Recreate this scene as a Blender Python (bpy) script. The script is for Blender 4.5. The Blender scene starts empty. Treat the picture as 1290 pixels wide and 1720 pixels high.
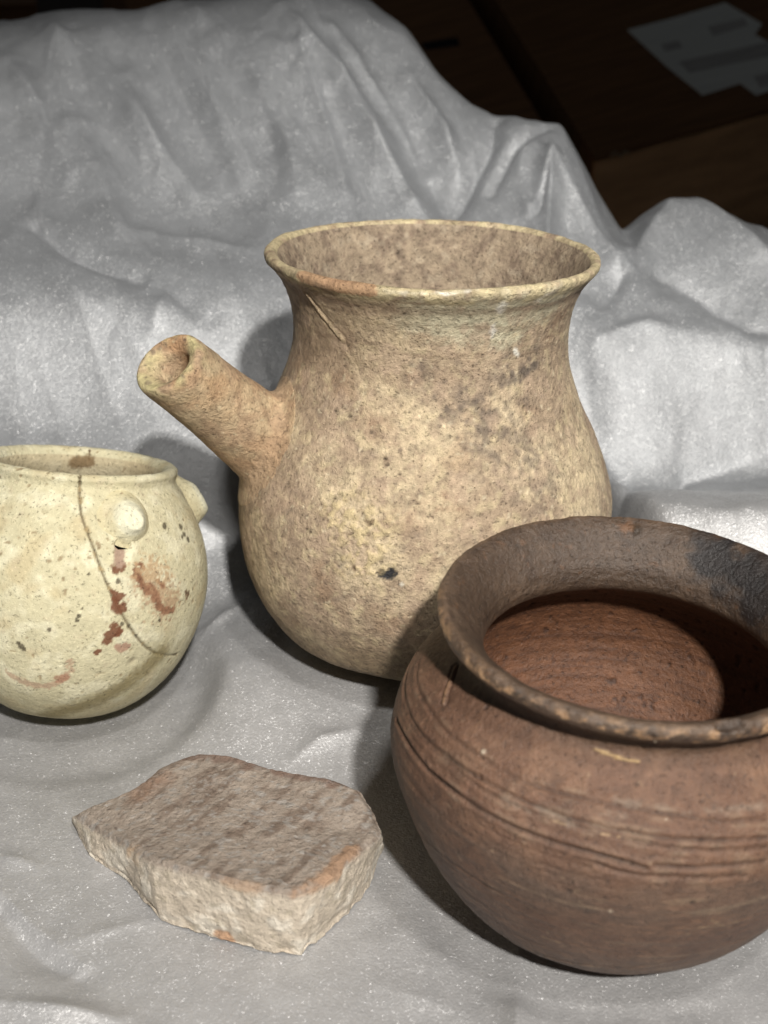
import bpy, math, numpy as np
from mathutils import Matrix, Vector

# ------------------------------------------------------------------ camera, world, light
# all modelling numbers are centimetres; CM turns them into Blender metres
CM = 0.01
SC = bpy.context.scene
COL = SC.collection
PITCH = math.radians(25.0)
CAM = np.array([0.0, 0.0, 26.0])
FPX, PW, PH = 2389.0, 1290.0, 1720.0
A_R = np.array([1.0, 0, 0]); A_U = np.array([0, math.sin(PITCH), math.cos(PITCH)]); A_D = np.array([0, math.cos(PITCH), -math.sin(PITCH)])

cd = bpy.data.cameras.new('camera')
cam = bpy.data.objects.new('camera', cd); COL.objects.link(cam); SC.camera = cam
cam.location = CAM * CM
cam.rotation_euler = (math.radians(90) - PITCH, 0, 0)
cd.sensor_fit = 'VERTICAL'; cd.sensor_height = 36.0
cd.lens = 36.0 * FPX / PH
cd.clip_start = 0.01; cd.clip_end = 60
cd.dof.use_dof = True; cd.dof.focus_distance = 0.415; cd.dof.aperture_fstop = 15.5

wd = bpy.data.worlds.new('World'); SC.world = wd; wd.use_nodes = True
bg = wd.node_tree.nodes['Background']
bg.inputs['Color'].default_value = (0.93, 0.97, 1.0, 1); bg.inputs['Strength'].default_value = 0.03

ld = bpy.data.lights.new('hard_window_light', 'SPOT')
lamp = bpy.data.objects.new('hard_window_light', ld); COL.objects.link(lamp)
_az, _el = math.radians(12.5), math.radians(38.5)
LDIR = np.array([-math.sin(_az) * math.cos(_el), math.cos(_az) * math.cos(_el), -math.sin(_el)])
AIM = np.array([-4.0, 42.0, 6.0])
LPOS = AIM - LDIR * 130.0
lamp.location = LPOS * CM
lamp.rotation_euler = Vector(LDIR).to_track_quat('-Z', 'Y').to_euler()
ld.energy = 104.0; ld.color = (1.0, 0.96, 0.895); ld.shadow_soft_size = 0.028
ld.spot_size = 2 * math.atan(27.5 / 130.0); ld.spot_blend = 0.07

l2 = bpy.data.lights.new('added_high_spot', 'SPOT')  # added weaker spot from higher up: softer second shadow, brighter floor
lamp2 = bpy.data.objects.new('added_high_spot', l2); COL.objects.link(lamp2)
_a2, _e2 = math.radians(22.0), math.radians(58.0)
L2 = np.array([-math.sin(_a2) * math.cos(_e2), math.cos(_a2) * math.cos(_e2), -math.sin(_e2)])
lamp2.location = (AIM - L2 * 160.0) * CM; lamp2.rotation_euler = Vector(L2).to_track_quat('-Z', 'Y').to_euler()
l2.energy = 36.0; l2.color = (1.0, 0.96, 0.9); l2.shadow_soft_size = 0.05; l2.spot_size = 2 * math.atan(31.0 / 160.0); l2.spot_blend = 0.35

SC.view_settings.view_transform = 'Standard'; SC.view_settings.look = 'None'
SC.view_settings.exposure = 0.0; SC.view_settings.gamma = 1.0
SC.cycles.max_bounces = 6

# ------------------------------------------------------------------ maths helpers
def proj(p):
    q = p - CAM; d = q @ A_D
    return PW / 2 + FPX * (q @ A_R) / d, PH / 2 - FPX * (q @ A_U) / d
def ray(u, v):
    return A_D + (u - PW / 2) / FPX * A_R - (v - PH / 2) / FPX * A_U
def at_y(u, v, y):
    r = ray(u, v); return CAM + r * (y / r[1])
def at_z(u, v, z):
    r = ray(u, v); return CAM + r * ((z - CAM[2]) / r[2])

rs = np.random.RandomState(7)
PERM = rs.permutation(256); PERM = np.r_[PERM, PERM, PERM].astype(np.int32)
GR = rs.normal(size=(256, 3)); GR /= np.linalg.norm(GR, axis=1)[:, None]; GR = GR.astype(np.float32)
def noise(p, s=1.0, off=0.0):
    """gradient noise about -0.7..0.7, p (...,3) in cm, s = features per cm"""
    q = (p * np.asarray(s) + off).astype(np.float32)
    i = np.floor(q).astype(np.int32); f = q - i; w = f * f * f * (f * (f * 6 - 15) + 10); i &= 255
    out = 0
    for dx in (0, 1):
        wx = w[..., 0] if dx else 1 - w[..., 0]; a = PERM[i[..., 0] + dx]
        for dy in (0, 1):
            wy = w[..., 1] if dy else 1 - w[..., 1]; b = PERM[a + i[..., 1] + dy]
            for dz in (0, 1):
                wz = w[..., 2] if dz else 1 - w[..., 2]; g = GR[PERM[b + i[..., 2] + dz]]
                out = out + wx * wy * wz * (g[..., 0] * (f[..., 0] - dx) + g[..., 1] * (f[..., 1] - dy) + g[..., 2] * (f[..., 2] - dz))
    return out
def fbm(p, s, n=3, off=0.0, gain=0.55):
    o = 0; a = 1.0; s = np.asarray(s, float)
    for k in range(n):
        o = o + a * noise(p, s, off + 17.3 * k); s = s * 2.03; a *= gain
    return o
def sst(a, b, x):
    t = np.clip((x - a) / (b - a), 0, 1); return t * t * (3 - 2 * t)
def mixc(c, d, m):
    m = np.clip(m, 0, 1)[..., None]; return c * (1 - m) + np.asarray(d, float) * m
def segd(p, pts):
    """distance of points p (...,3) to polyline pts, and the 0..1 run along it"""
    best = np.full(p.shape[:-1], 1e3); run = np.zeros(p.shape[:-1]); n = len(pts) - 1
    if n == 0: return np.linalg.norm(p - pts[0], axis=-1), run
    q = np.array(pts); mid = q.mean(0); rad = np.linalg.norm(q - mid, axis=1).max() + 3.0
    if p.ndim == 3 and n > 2:
        mk = np.linalg.norm(p - mid, axis=-1) < rad
        b2, r2 = segd(p[mk], pts); best[mk] = b2; run[mk] = r2
        return best, run
    for k in range(n):
        a, b = np.asarray(pts[k]), np.asarray(pts[k + 1]); ab = b - a; L = ab @ ab + 1e-9
        t = np.clip(((p - a) @ ab) / L, 0, 1); d = np.linalg.norm(p - a - t[..., None] * ab, axis=-1)
        m = d < best; best = np.where(m, d, best); run = np.where(m, (k + t) / n, run)
    return best, run
def cat(K, n, closed=False):
    K = np.asarray(K, float)
    if closed:
        m = len(K); idx = lambda j: K[j % m]
    else:
        K2 = np.vstack([2 * K[0] - K[1], K, 2 * K[-1] - K[-2]]); m = len(K) - 1; idx = lambda j: K2[j + 1]
    out = []
    for i in range(m):
        p0, p1, p2, p3 = idx(i - 1), idx(i), idx(i + 1), idx(i + 2); t = np.linspace(0, 1, n, endpoint=False)[:, None]
        out.append(.5 * ((2 * p1) + (-p0 + p2) * t + (2 * p0 - 5 * p1 + 4 * p2 - p3) * t * t + (-p0 + 3 * p1 - 3 * p2 + p3) * t ** 3))
    if not closed: out.append(K[-1:])
    return np.vstack(out)
def rotm(ax, ay):
    ax, ay = math.radians(ax), math.radians(ay)
    Rx = np.array([[1, 0, 0], [0, math.cos(ax), math.sin(ax)], [0, -math.sin(ax), math.cos(ax)]])
    Ry = np.array([[math.cos(ay), 0, math.sin(ay)], [0, 1, 0], [-math.sin(ay), 0, math.cos(ay)]])
    return Ry @ Rx
def grid_normals(P, wrap):
    if wrap: du = np.roll(P, -1, 1) - np.roll(P, 1, 1)
    else: du = np.gradient(P, axis=1)
    dv = np.gradient(P, axis=0); n = np.cross(du, dv)
    return n / (np.linalg.norm(n, axis=-1)[..., None] + 1e-12)

# ------------------------------------------------------------------ mesh helpers
def link(name, me, mat=None, parent=None):
    o = bpy.data.objects.new(name, me); COL.objects.link(o)
    if mat is not None: me.materials.append(mat)
    if parent is not None: o.parent = parent
    return o
def tag(o, label=None, cat=None, group=None, kind=None):
    if label: o['label'] = label
    if cat: o['category'] = cat
    if group: o['group'] = group
    if kind: o['kind'] = kind
    return o
def grid_obj(name, P, mat, parent=None, wrap=True, col=None, nrm=None, rough=None):
    """P (rows, cols, 3) in cm -> one smooth mesh object"""
    r, c = P.shape[:2]
    me = bpy.data.meshes.new(name)
    i = np.arange(r * c).reshape(r, c)
    j = np.roll(i, -1, 1) if wrap else i[:, 1:]
    i0 = i if wrap else i[:, :-1]
    f = np.stack([i0[:-1], j[:-1], j[1:], i0[1:]], -1).reshape(-1, 4)
    me.vertices.add(r * c); me.vertices.foreach_set('co', (P.reshape(-1) * CM).astype(np.float32))
    me.loops.add(f.size); me.loops.foreach_set('vertex_index', f.reshape(-1).astype(np.int32))
    me.polygons.add(len(f)); me.polygons.foreach_set('loop_start', np.arange(0, f.size, 4, dtype=np.int32))
    me.update(calc_edges=True)
    me.polygons.foreach_set('use_smooth', np.ones(len(f), bool))
    if col is not None:
        a = me.color_attributes.new('Col', 'FLOAT_COLOR', 'POINT')
        cc = np.ones((r * c, 4), np.float32); cc[:, :3] = col.reshape(-1, 3)
        if rough is not None: cc[:, 3] = rough.reshape(-1)
        a.data.foreach_set('color', cc.reshape(-1))
    if nrm is not None: me.normals_split_custom_set_from_vertices(nrm.reshape(-1, 3).astype(np.float32))
    return link(name, me, mat, parent)
def poly_obj(name, verts, faces, mat, parent=None):
    me = bpy.data.meshes.new(name); me.from_pydata([tuple(np.asarray(v) * CM) for v in verts], [], faces); me.update()
    return link(name, me, mat, parent)

# ------------------------------------------------------------------ materials
def node_mat(name):
    m = bpy.data.materials.new(name); m.use_nodes = True
    return m, m.node_tree.nodes, m.node_tree.links, m.node_tree.nodes['Principled BSDF']
def clay_mat(name, rough=0.75, grain=260, bump=0.35, mottle=0.22, spec=0.35, coarse=70, bump2=0.35, stretch=(1, 1, 1), speck=900, speckle=.5):
    m, N, L, B = node_mat(name)
    at = N.new('ShaderNodeAttribute'); at.attribute_name = 'Col'
    tc = N.new('ShaderNodeTexCoord'); mp = N.new('ShaderNodeMapping'); mp.inputs['Scale'].default_value = stretch
    L.new(tc.outputs['Object'], mp.inputs['Vector'])
    n1 = N.new('ShaderNodeTexNoise'); n1.inputs['Scale'].default_value = grain; n1.inputs['Detail'].default_value = 5; n1.inputs['Roughness'].default_value = 0.65
    n2 = N.new('ShaderNodeTexNoise'); n2.inputs['Scale'].default_value = coarse * 4; n2.inputs['Detail'].default_value = 8; n2.inputs['Roughness'].default_value = 0.72
    L.new(mp.outputs['Vector'], n1.inputs['Vector']); L.new(mp.outputs['Vector'], n2.inputs['Vector'])
    mr = N.new('ShaderNodeMapRange'); mr.inputs['From Min'].default_value = .3; mr.inputs['From Max'].default_value = .7
    mr.inputs['To Min'].default_value = 1 - mottle; mr.inputs['To Max'].default_value = 1 + mottle
    L.new(n2.outputs['Fac'], mr.inputs['Value'])
    mx = N.new('ShaderNodeVectorMath'); mx.operation = 'SCALE'
    L.new(at.outputs['Color'], mx.inputs[0]); L.new(mr.outputs['Result'], mx.inputs['Scale'])
    n3 = N.new('ShaderNodeTexNoise'); n3.inputs['Scale'].default_value = speck; n3.inputs['Detail'].default_value = 3; n3.inputs['Roughness'].default_value = .55
    L.new(mp.outputs['Vector'], n3.inputs['Vector'])
    def band(a, b, lo, hi):
        q = N.new('ShaderNodeMapRange'); q.inputs['From Min'].default_value = a; q.inputs['From Max'].default_value = b
        q.inputs['To Min'].default_value = lo; q.inputs['To Max'].default_value = hi; L.new(n3.outputs['Fac'], q.inputs['Value']); return q
    dk = band(.30, .40, 1 - speckle, 1.0); lt = band(.60, .70, 1.0, 1 + speckle * .55)
    k1 = N.new('ShaderNodeMath'); k1.operation = 'MULTIPLY'; L.new(dk.outputs[0], k1.inputs[0]); L.new(lt.outputs[0], k1.inputs[1])
    my = N.new('ShaderNodeVectorMath'); my.operation = 'SCALE'; L.new(mx.outputs['Vector'], my.inputs[0]); L.new(k1.outputs[0], my.inputs['Scale'])
    L.new(my.outputs['Vector'], B.inputs['Base Color'])
    b3 = N.new('ShaderNodeBump'); b3.inputs['Strength'].default_value = .6; b3.inputs['Distance'].default_value = .0004; L.new(dk.outputs[0], b3.inputs['Height'])
    b1 = N.new('ShaderNodeBump'); b1.inputs['Strength'].default_value = bump; b1.inputs['Distance'].default_value = 0.0006
    b2 = N.new('ShaderNodeBump'); b2.inputs['Strength'].default_value = bump2; b2.inputs['Distance'].default_value = 0.0014
    L.new(n1.outputs['Fac'], b1.inputs['Height']); L.new(n2.outputs['Fac'], b2.inputs['Height'])
    L.new(b2.outputs['Normal'], b3.inputs['Normal']); L.new(b3.outputs['Normal'], b1.inputs['Normal']); L.new(b1.outputs['Normal'], B.inputs['Normal'])
    ro = N.new('ShaderNodeMath'); ro.operation = 'MULTIPLY'; ro.inputs[1].default_value = rough
    L.new(at.outputs['Alpha'], ro.inputs[0]); L.new(ro.outputs[0], B.inputs['Roughness'])
    B.inputs['Specular IOR Level'].default_value = spec
    return m
def foam_mat():
    m, N, L, B = node_mat('white_packing_foam')
    at = N.new('ShaderNodeAttribute'); at.attribute_name = 'Col'
    tc = N.new('ShaderNodeTexCoord')
    vo = N.new('ShaderNodeTexVoronoi'); vo.inputs['Scale'].default_value = 2500
    v2 = N.new('ShaderNodeTexVoronoi'); v2.inputs['Scale'].default_value = 1300
    for v in (vo, v2): L.new(tc.outputs['Object'], v.inputs['Vector'])
    n2 = N.new('ShaderNodeTexNoise'); n2.inputs['Scale'].default_value = 140; n2.inputs['Detail'].default_value = 7; n2.inputs['Roughness'].default_value = 0.7
    L.new(tc.outputs['Object'], n2.inputs['Vector'])
    # tiny flat cell facets: each cell tips the normal its own way
    geo = N.new('ShaderNodeNewGeometry')
    def tilt(src, amt, prev):
        s = N.new('ShaderNodeVectorMath'); s.operation = 'SUBTRACT'; s.inputs[1].default_value = (.5, .5, .5)
        L.new(src.outputs['Color'], s.inputs[0])
        k = N.new('ShaderNodeVectorMath'); k.operation = 'SCALE'; k.inputs['Scale'].default_value = amt; L.new(s.outputs[0], k.inputs[0])
        a = N.new('ShaderNodeVectorMath'); a.operation = 'ADD'; L.new(prev, a.inputs[0]); L.new(k.outputs[0], a.inputs[1])
        return a.outputs[0]
    n5 = N.new('ShaderNodeTexNoise'); n5.inputs['Scale'].default_value = 1300; n5.inputs['Detail'].default_value = 4; n5.inputs['Roughness'].default_value = .6; L.new(tc.outputs['Object'], n5.inputs['Vector'])
    bq = N.new('ShaderNodeBump'); bq.inputs['Strength'].default_value = .8; bq.inputs['Distance'].default_value = .0003; L.new(n5.outputs['Fac'], bq.inputs['Height'])
    bp = N.new('ShaderNodeBump'); bp.inputs['Strength'].default_value = 0.34; bp.inputs['Distance'].default_value = 0.0010
    L.new(n2.outputs['Fac'], bp.inputs['Height']); L.new(bq.outputs['Normal'], bp.inputs['Normal'])
    d = tilt(v2, .72, tilt(vo, .95, bp.outputs['Normal']))
    nz = N.new('ShaderNodeVectorMath'); nz.operation = 'NORMALIZE'; L.new(d, nz.inputs[0])
    mr = N.new('ShaderNodeMapRange'); mr.inputs['From Min'].default_value = .3; mr.inputs['From Max'].default_value = .7
    mr.inputs['To Min'].default_value = .94; mr.inputs['To Max'].default_value = 1.06; L.new(n2.outputs['Fac'], mr.inputs['Value'])
    mx = N.new('ShaderNodeVectorMath'); mx.operation = 'SCALE'; L.new(at.outputs['Color'], mx.inputs[0]); L.new(mr.outputs['Result'], mx.inputs['Scale'])
    L.new(mx.outputs[0], B.inputs['Base Color'])
    L.new(bp.outputs['Normal'], B.inputs['Normal'])
    B.inputs['Roughness'].default_value = 0.46; B.inputs['Specular IOR Level'].default_value = 0.8; B.inputs['Metallic'].default_value = 0.22
    B.inputs['Coat Weight'].default_value = 0.75; B.inputs['Coat Roughness'].default_value = 0.29; B.inputs['Coat IOR'].default_value = 1.8
    L.new(nz.outputs[0], B.inputs['Coat Normal'])
    return m
def card_mat(name, c, var=0.25):
    m, N, L, B = node_mat(name)
    tc = N.new('ShaderNodeTexCoord'); mp = N.new('ShaderNodeMapping'); mp.inputs['Scale'].default_value = (1, 12, 1)
    L.new(tc.outputs['Object'], mp.inputs['Vector'])
    n = N.new('ShaderNodeTexNoise'); n.inputs['Scale'].default_value = 18; n.inputs['Detail'].default_value = 6; L.new(mp.outputs[0], n.inputs['Vector'])
    cr = N.new('ShaderNodeValToRGB'); c = np.array(c)
    cr.color_ramp.elements[0].position = .3; cr.color_ramp.elements[1].position = .7
    cr.color_ramp.elements[0].color = (*(c * (1 - var)), 1); cr.color_ramp.elements[1].color = (*(c * (1 + var)), 1)
    L.new(n.outputs['Fac'], cr.inputs[0]); L.new(cr.outputs[0], B.inputs['Base Color'])
    B.inputs['Roughness'].default_value = 0.85; B.inputs['Specular IOR Level'].default_value = 0.2
    return m

M_BUFF = clay_mat('buff_clay', rough=0.68, grain=900, bump=.9, mottle=.36, coarse=80, bump2=.85, speck=900, speckle=.36)
M_CREAM = clay_mat('cream_clay', rough=0.8, grain=900, bump=.55, mottle=.12, coarse=80, bump2=.4, speck=1000, speckle=.42)
M_BROWN = clay_mat('dark_brown_clay', rough=0.58, grain=900, bump=.7, mottle=.28, coarse=90, bump2=.5, spec=.6, speck=950, speckle=.45)
M_STONE = clay_mat('rough_stone', rough=0.7, grain=800, bump=.8, mottle=.22, coarse=90, bump2=.8, speck=800, speckle=.22)
M_FOAM = foam_mat()
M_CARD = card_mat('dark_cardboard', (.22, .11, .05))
M_CARD2 = card_mat('shaded_cardboard_tone', (.19, .095, .042))  # box tops: cardboard colour darkened to stand for shade
M_CARD3 = card_mat('lit_cardboard_tone', (.60, .34, .17))  # labelled box's panels: same cardboard, colour lightened to stand for bounced light
M_PAPER = card_mat('label_paper', (.78, .78, .74), .05)
M_INK = card_mat('black_print', (.015, .013, .012), .1)
M_PRINT = card_mat('faded_label_print', (.50, .48, .46), .15)
M_TABLE = card_mat('dark_table_board', (.03, .02, .014))
M_STRAND = card_mat('pale_fibre', (.35, .28, .2))

# ------------------------------------------------------------------ vessels
class Vessel:
    """a lathe with its own relief; keys (r, h, weight) from the base centre up the outside, over the lip and down the inside"""
    def __init__(s, keys, base, tilt, na, nr, sink=0.1, k=1.0):
        s.k = k
        K = np.array([k[:2] for k in keys], float); wt = np.array([k[2] for k in keys], float)
        n = 24; c = cat(K, n); kp = np.linspace(0, len(K) - 1, len(c))
        w = np.interp(kp, np.arange(len(K)), wt)
        d = np.r_[0, np.cumsum(np.linalg.norm(np.diff(c, axis=0), axis=1) * .5 * (w[1:] + w[:-1]))]
        t = np.linspace(0, d[-1], nr)
        s.r = np.abs(np.interp(t, d, c[:, 0])); s.h = np.interp(t, d, c[:, 1]); s.kp = np.interp(t, d, kp)
        s.na, s.nr = na, nr
        s.th = np.linspace(0, 2 * np.pi, na, endpoint=False)
        s.L = np.stack([s.r[:, None] * np.cos(s.th), s.r[:, None] * np.sin(s.th), s.h[:, None] + 0 * s.th], -1)
        s.R = rotm(*tilt); z = (s.L @ s.R.T)[..., 2].min()
        s.T = np.array([base[0], base[1], -z - sink])
        s.n0 = -grid_normals(s.L, True)
        if s.n0[nr // 4, 0] @ np.array([1, 0, 0]) < 0: s.n0 = -s.n0
        W = s.L @ s.R.T + s.T; s.W = W
        s.u, s.v = proj(W); s.face = ((s.n0 @ s.R.T) * (CAM - W)).sum(-1) > 0
        s.dep = np.linalg.norm(W - CAM, axis=-1)
        s.D = np.zeros(s.r.shape[0])[:, None] + 0 * s.th
        out = s.kp < np.argmax([k[1] for k in keys])
        s.out = out; s.outer_r = lambda h: np.interp(h, s.h[out], s.r[out])
    def pick(s, u, v, outer=None):
        e = (s.u - u) ** 2 + (s.v - v) ** 2 + np.where(s.face, 0, 1e6)
        if outer is not None: e = e + np.where(s.out[:, None] == outer, 0, 1e6)
        m = e.min(); k = np.where(e < m + 6, s.dep, 1e9).argmin()
        return s.L.reshape(-1, 3)[k]
    def line(s, pts, outer=None):
        o = [s.pick(*pts[0], outer)]
        for (a, b), (c_, d_) in zip(pts[:-1], pts[1:]):
            m = max(1, int(math.hypot(c_ - a, d_ - b) / 14))
            for k in range(1, m + 1): o.append(s.pick(a + (c_ - a) * k / m, b + (d_ - b) * k / m, outer))
        o = np.array(o)
        for _ in range(1):
            if len(o) > 4: o[1:-1] = .25 * o[:-2] + .5 * o[1:-1] + .25 * o[2:]
        return list(o)
    def root(s, name, label, cat):
        o = bpy.data.objects.new(name, None); COL.objects.link(o); o.empty_display_size = .02
        o.matrix_world = Matrix.Translation(Vector((CAM + (s.T - CAM) * s.k) * CM)) @ Matrix(s.R.tolist()).to_4x4() @ Matrix.Scale(s.k, 4)
        tag(o, label, cat); s.o = o; return o
    def build(s, parts, mat, col, rough=None):
        P = s.L + s.n0 * s.D[..., None]
        nr = grid_normals(P, True)
        if (nr * s.n0).sum() < 0: nr = -nr
        for name, a, b in parts:
            k = np.where((s.kp >= a - 1e-6) & (s.kp <= b + 1e-6))[0]; i0, i1 = k[0], min(k[-1] + 2, s.nr)
            sl = slice(i0, i1)
            grid_obj(name, P[sl], mat, s.o, True, col[sl], nr[sl], None if rough is None else rough[sl])

def grooves(v, hs, q):
    """incised turning lines: hs = (height, depth, width, from angle, to angle, slope)"""
    d = 0
    for (h, dep, w) in hs:
        hh = h + 0.05 * noise(np.stack([np.cos(v.th) * 3, np.sin(v.th) * 3, 0 * v.th + h], -1))
        m = 0.55 + 0.9 * noise(np.stack([np.cos(v.th) * 2.2, np.sin(v.th) * 2.2, 0 * v.th + 5 * h], -1))
        d = d - dep * np.exp(-((v.h[:, None] - hh) / w) ** 2) * np.clip(m, 0, 1.2)
    return d * v.out[:, None]

# ---- tall spouted jar
def spouted_jar():
    keys = [(0, .05, .5), (3.0, .12, .5), (4.75, .78, .8), (5.6, 1.82, 1), (6.2, 3.11, 1), (6.47, 4.67, 1), (6.38, 6.33, 1), (5.82, 7.88, 1), (5.1, 9.44, 1),
            (4.62, 11.0, 1), (4.66, 12.34, 1), (4.95, 13.22, 1.2), (5.25, 13.66, 1.6), (5.45, 13.9, 1.9), (5.46, 14.1, 1.9), (5.3, 14.18, 1.9), (5.1, 14.05, 1.4),
            (4.7, 13.3, 1), (4.38, 12.3, .9), (4.28, 11.0, .8), (4.7, 9.4, .5), (5.4, 7.7, .3), (5.95, 6.0, .3), (6.05, 4.5, .3), (5.75, 3.1, .3), (4.8, 1.9, .3), (0, .8, .2)]
    v = Vessel(keys, (1.27, 45.09), (2.5, 1.37), 760, 430, .1, k=.955)   # true size: 95.5 % of the numbers
    v.root('spouted_jar', 'tall buff clay jar with a flaring neck and a tube spout on its left side', 'jar')
    L = v.L
    fb = fbm(L, .35, 2, 3); fm = fbm(L, 1.3, 3, 9); ff = fbm(L, 5.0, 3, 1); sp = noise(L, 7.5, 4)
    v.D += .07 * fbm(L, .28, 2, 20) + .018 * fm + .010 * ff
    ringn = noise(np.stack([L[..., 0] * .15, L[..., 1] * .15, L[..., 2] * 5], -1))
    v.D += .018 * ringn * sst(9.3, 12.4, L[..., 2])
    pits = sst(.33, .5, noise(L, 6.2, 31)) * sst(-.25, .25, fbm(L, .6, 2, 50)) * sst(10.5, 8.5, L[..., 2])
    v.D -= .045 * pits
    # lip is uneven, chipped
    lip = np.exp(-((v.kp - 13.6) / 1.3) ** 2)[:, None]
    v.D += lip * (.06 * noise(L, .8, 77) + .03 * noise(L, 3, 78))
    c = np.zeros(L.shape) + np.array([.385, .295, .215])
    c = mixc(c, (.58, .475, .335), sst(-.2, .45, .6 * fm + 1.3 * fb))
    c = mixc(c, (.30, .195, .13), sst(.1, .6, fbm(L, .55, 3, 60)) * .6)
    c = mixc(c, (.62, .52, .34), sst(.05, .45, fbm(L, 2.2, 3, 70)) * .55)
    c = mixc(c, (.20, .165, .145), sst(.12, .5, fbm(L, 3.2, 2, 80)) * .3)
    dens = sst(-.25, .3, fbm(L, .5, 2, 89)); ps = sst(.30, .42, noise(L, 6.5, 90)) * dens; c = mixc(c, (.10, .07, .05), ps * .5 * sst(.05, .5, dens + .3 * fm)); v.D -= .02 * ps
    c = mixc(c, (.70, .61, .45), sst(.30, .44, noise(L, 5.6, 95)) * .6); c = mixc(c, (.22, .165, .125), sst(.05, .5, fbm(L, 4.2, 3, 96)) * .32)
    c = mixc(c, (.15, .11, .08), sst(.42, .5, noise(L, 3.2, 97)) * .4 * dens)
    for (u, w, rad, k) in ((700, 740, 2.6, .6), (640, 850, 2.0, .5), (975, 800, 1.8, .6), (745, 860, 1.8, .5), (760, 560, 1.2, .3)):
        d, _ = segd(L, [v.pick(u, w, True)]); c = mixc(c, (.66, .55, .38), sst(rad, 0, d + 1.2 * fbm(L, .8, 3, 98)) * k * sst(-.5, .3, fbm(L, 3.5, 3, 99)))
    # right-hand grey smoke mottling
    for (u, w, rad, k) in ((880, 620, 1.6, .8), (830, 720, 2.0, .6), (900, 800, 1.8, .55), (700, 630, 1.0, .45), (770, 690, 1.3, .35)):
        d, _ = segd(L, [v.pick(u, w, True)]); g = sst(rad, rad * .2, d) * k
        c = mixc(c, (.14, .115, .10), g * sst(-.2, .25, fbm(L, 2.0, 3, 100)) * 1.1)
    for (u, w, r) in ((690, 615, .10), (712, 606, .09), (708, 632, .12), (730, 668, .08), (752, 690, .10), (700, 640, .09), (742, 700, .08), (775, 684, .09), (738, 715, .06), (640, 590, .07), (620, 600, .06),
                      (775, 660, .08), (800, 672, .11), (825, 660, .12), (845, 650, .12), (860, 640, .14), (878, 618, .16), (900, 612, .14), (770, 735, .07), (838, 740, .05), (672, 682, .05), (675, 720, .05), (672, 755, .07), (785, 655, .08), (812, 690, .09), (750, 642, .07)):
        d, _ = segd(L, [v.pick(u, w, True)]); c = mixc(c, (.10, .08, .07), sst(r * 1.5, r * .4, d + .05 * sp) * .62)
    rgs = np.ones(L.shape[:2])
    # pale yellow-green deposit under the lip
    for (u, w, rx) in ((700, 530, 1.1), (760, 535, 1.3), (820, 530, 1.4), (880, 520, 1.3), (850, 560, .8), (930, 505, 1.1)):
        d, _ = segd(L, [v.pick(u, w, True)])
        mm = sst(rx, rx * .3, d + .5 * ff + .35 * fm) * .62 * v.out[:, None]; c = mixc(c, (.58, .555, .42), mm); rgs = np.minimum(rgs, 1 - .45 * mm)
    for pts, rr in (([(852, 488), (848, 505), (842, 524)], .22), ([(832, 548), (828, 566)], .14), ([(650, 488), (740, 492), (800, 486)], .10), ([(868, 590), (872, 600)], .1), ([(905, 505), (925, 495)], .2)):  # glossy highlights painted on as near-white streaks
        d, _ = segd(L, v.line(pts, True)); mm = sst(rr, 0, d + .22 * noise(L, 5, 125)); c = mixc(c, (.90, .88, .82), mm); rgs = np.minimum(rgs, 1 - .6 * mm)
    # left side, neck and foot: browner clay, left-hand shade painted into the colour
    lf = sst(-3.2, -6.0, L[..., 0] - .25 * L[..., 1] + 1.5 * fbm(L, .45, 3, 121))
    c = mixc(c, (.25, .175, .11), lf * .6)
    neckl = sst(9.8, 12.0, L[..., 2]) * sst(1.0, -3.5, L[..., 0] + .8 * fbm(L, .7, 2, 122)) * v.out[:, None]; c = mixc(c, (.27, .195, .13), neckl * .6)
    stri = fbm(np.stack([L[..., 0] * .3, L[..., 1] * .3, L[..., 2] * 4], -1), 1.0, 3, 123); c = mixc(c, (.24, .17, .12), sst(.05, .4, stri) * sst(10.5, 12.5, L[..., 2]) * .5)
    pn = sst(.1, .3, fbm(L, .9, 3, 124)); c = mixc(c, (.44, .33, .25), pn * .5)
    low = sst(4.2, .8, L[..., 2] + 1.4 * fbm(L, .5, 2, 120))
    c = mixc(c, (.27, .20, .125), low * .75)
    # lip colours
    lipc = sst(11.7, 12.4, v.kp)[:, None] * sst(17, 16, v.kp)[:, None]
    c = mixc(c, (.58, .50, .32), lipc * sst(-.4, .1, fbm(L, 1.5, 2, 130)) * .8)
    d, _ = segd(L, v.line([(505, 462), (540, 474), (580, 482), (618, 488)], True)); c = mixc(c, (.40, .245, .15), sst(.34, .2, d + .12 * sp) * lipc * .9)
    c = mixc(c, (.26, .2, .14), lipc * sst(.15, .4, noise(L, 1.1, 140)) * .5)
    seam = np.exp(-((v.kp - 11.3) / .28) ** 2)[:, None]; c = mixc(c, (.2, .14, .1), seam * .5)
    # inside of the mouth: greyer, stained
    ins = (v.kp > 16)[:, None] & (L[..., 0] > -99)
    ci = mixc(np.zeros(L.shape) + np.array([.34, .27, .2]), (.20, .15, .115), sst(-.3, .6, fbm(L, 1.6, 4, 150, .7)))
    ci = mixc(ci, (.42, .35, .27), sst(.1, .5, fbm(L, 2.4, 2, 160)) * .6)
    c = np.where(ins[..., None], ci, c)
    # black fleck, pale chip, raised scratch, base crack
    d, _ = segd(L, v.line([(640, 964), (650, 968), (656, 964)], True)); m = sst(.19, .12, d + .10 * sp + .08 * noise(L, 12, 3)); c = mixc(c, (.03, .03, .035), m); v.D -= .04 * m
    d, _ = segd(L, [v.pick(675, 984, True)]); c = mixc(c, (.7, .66, .58), sst(.09, .04, d))
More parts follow.
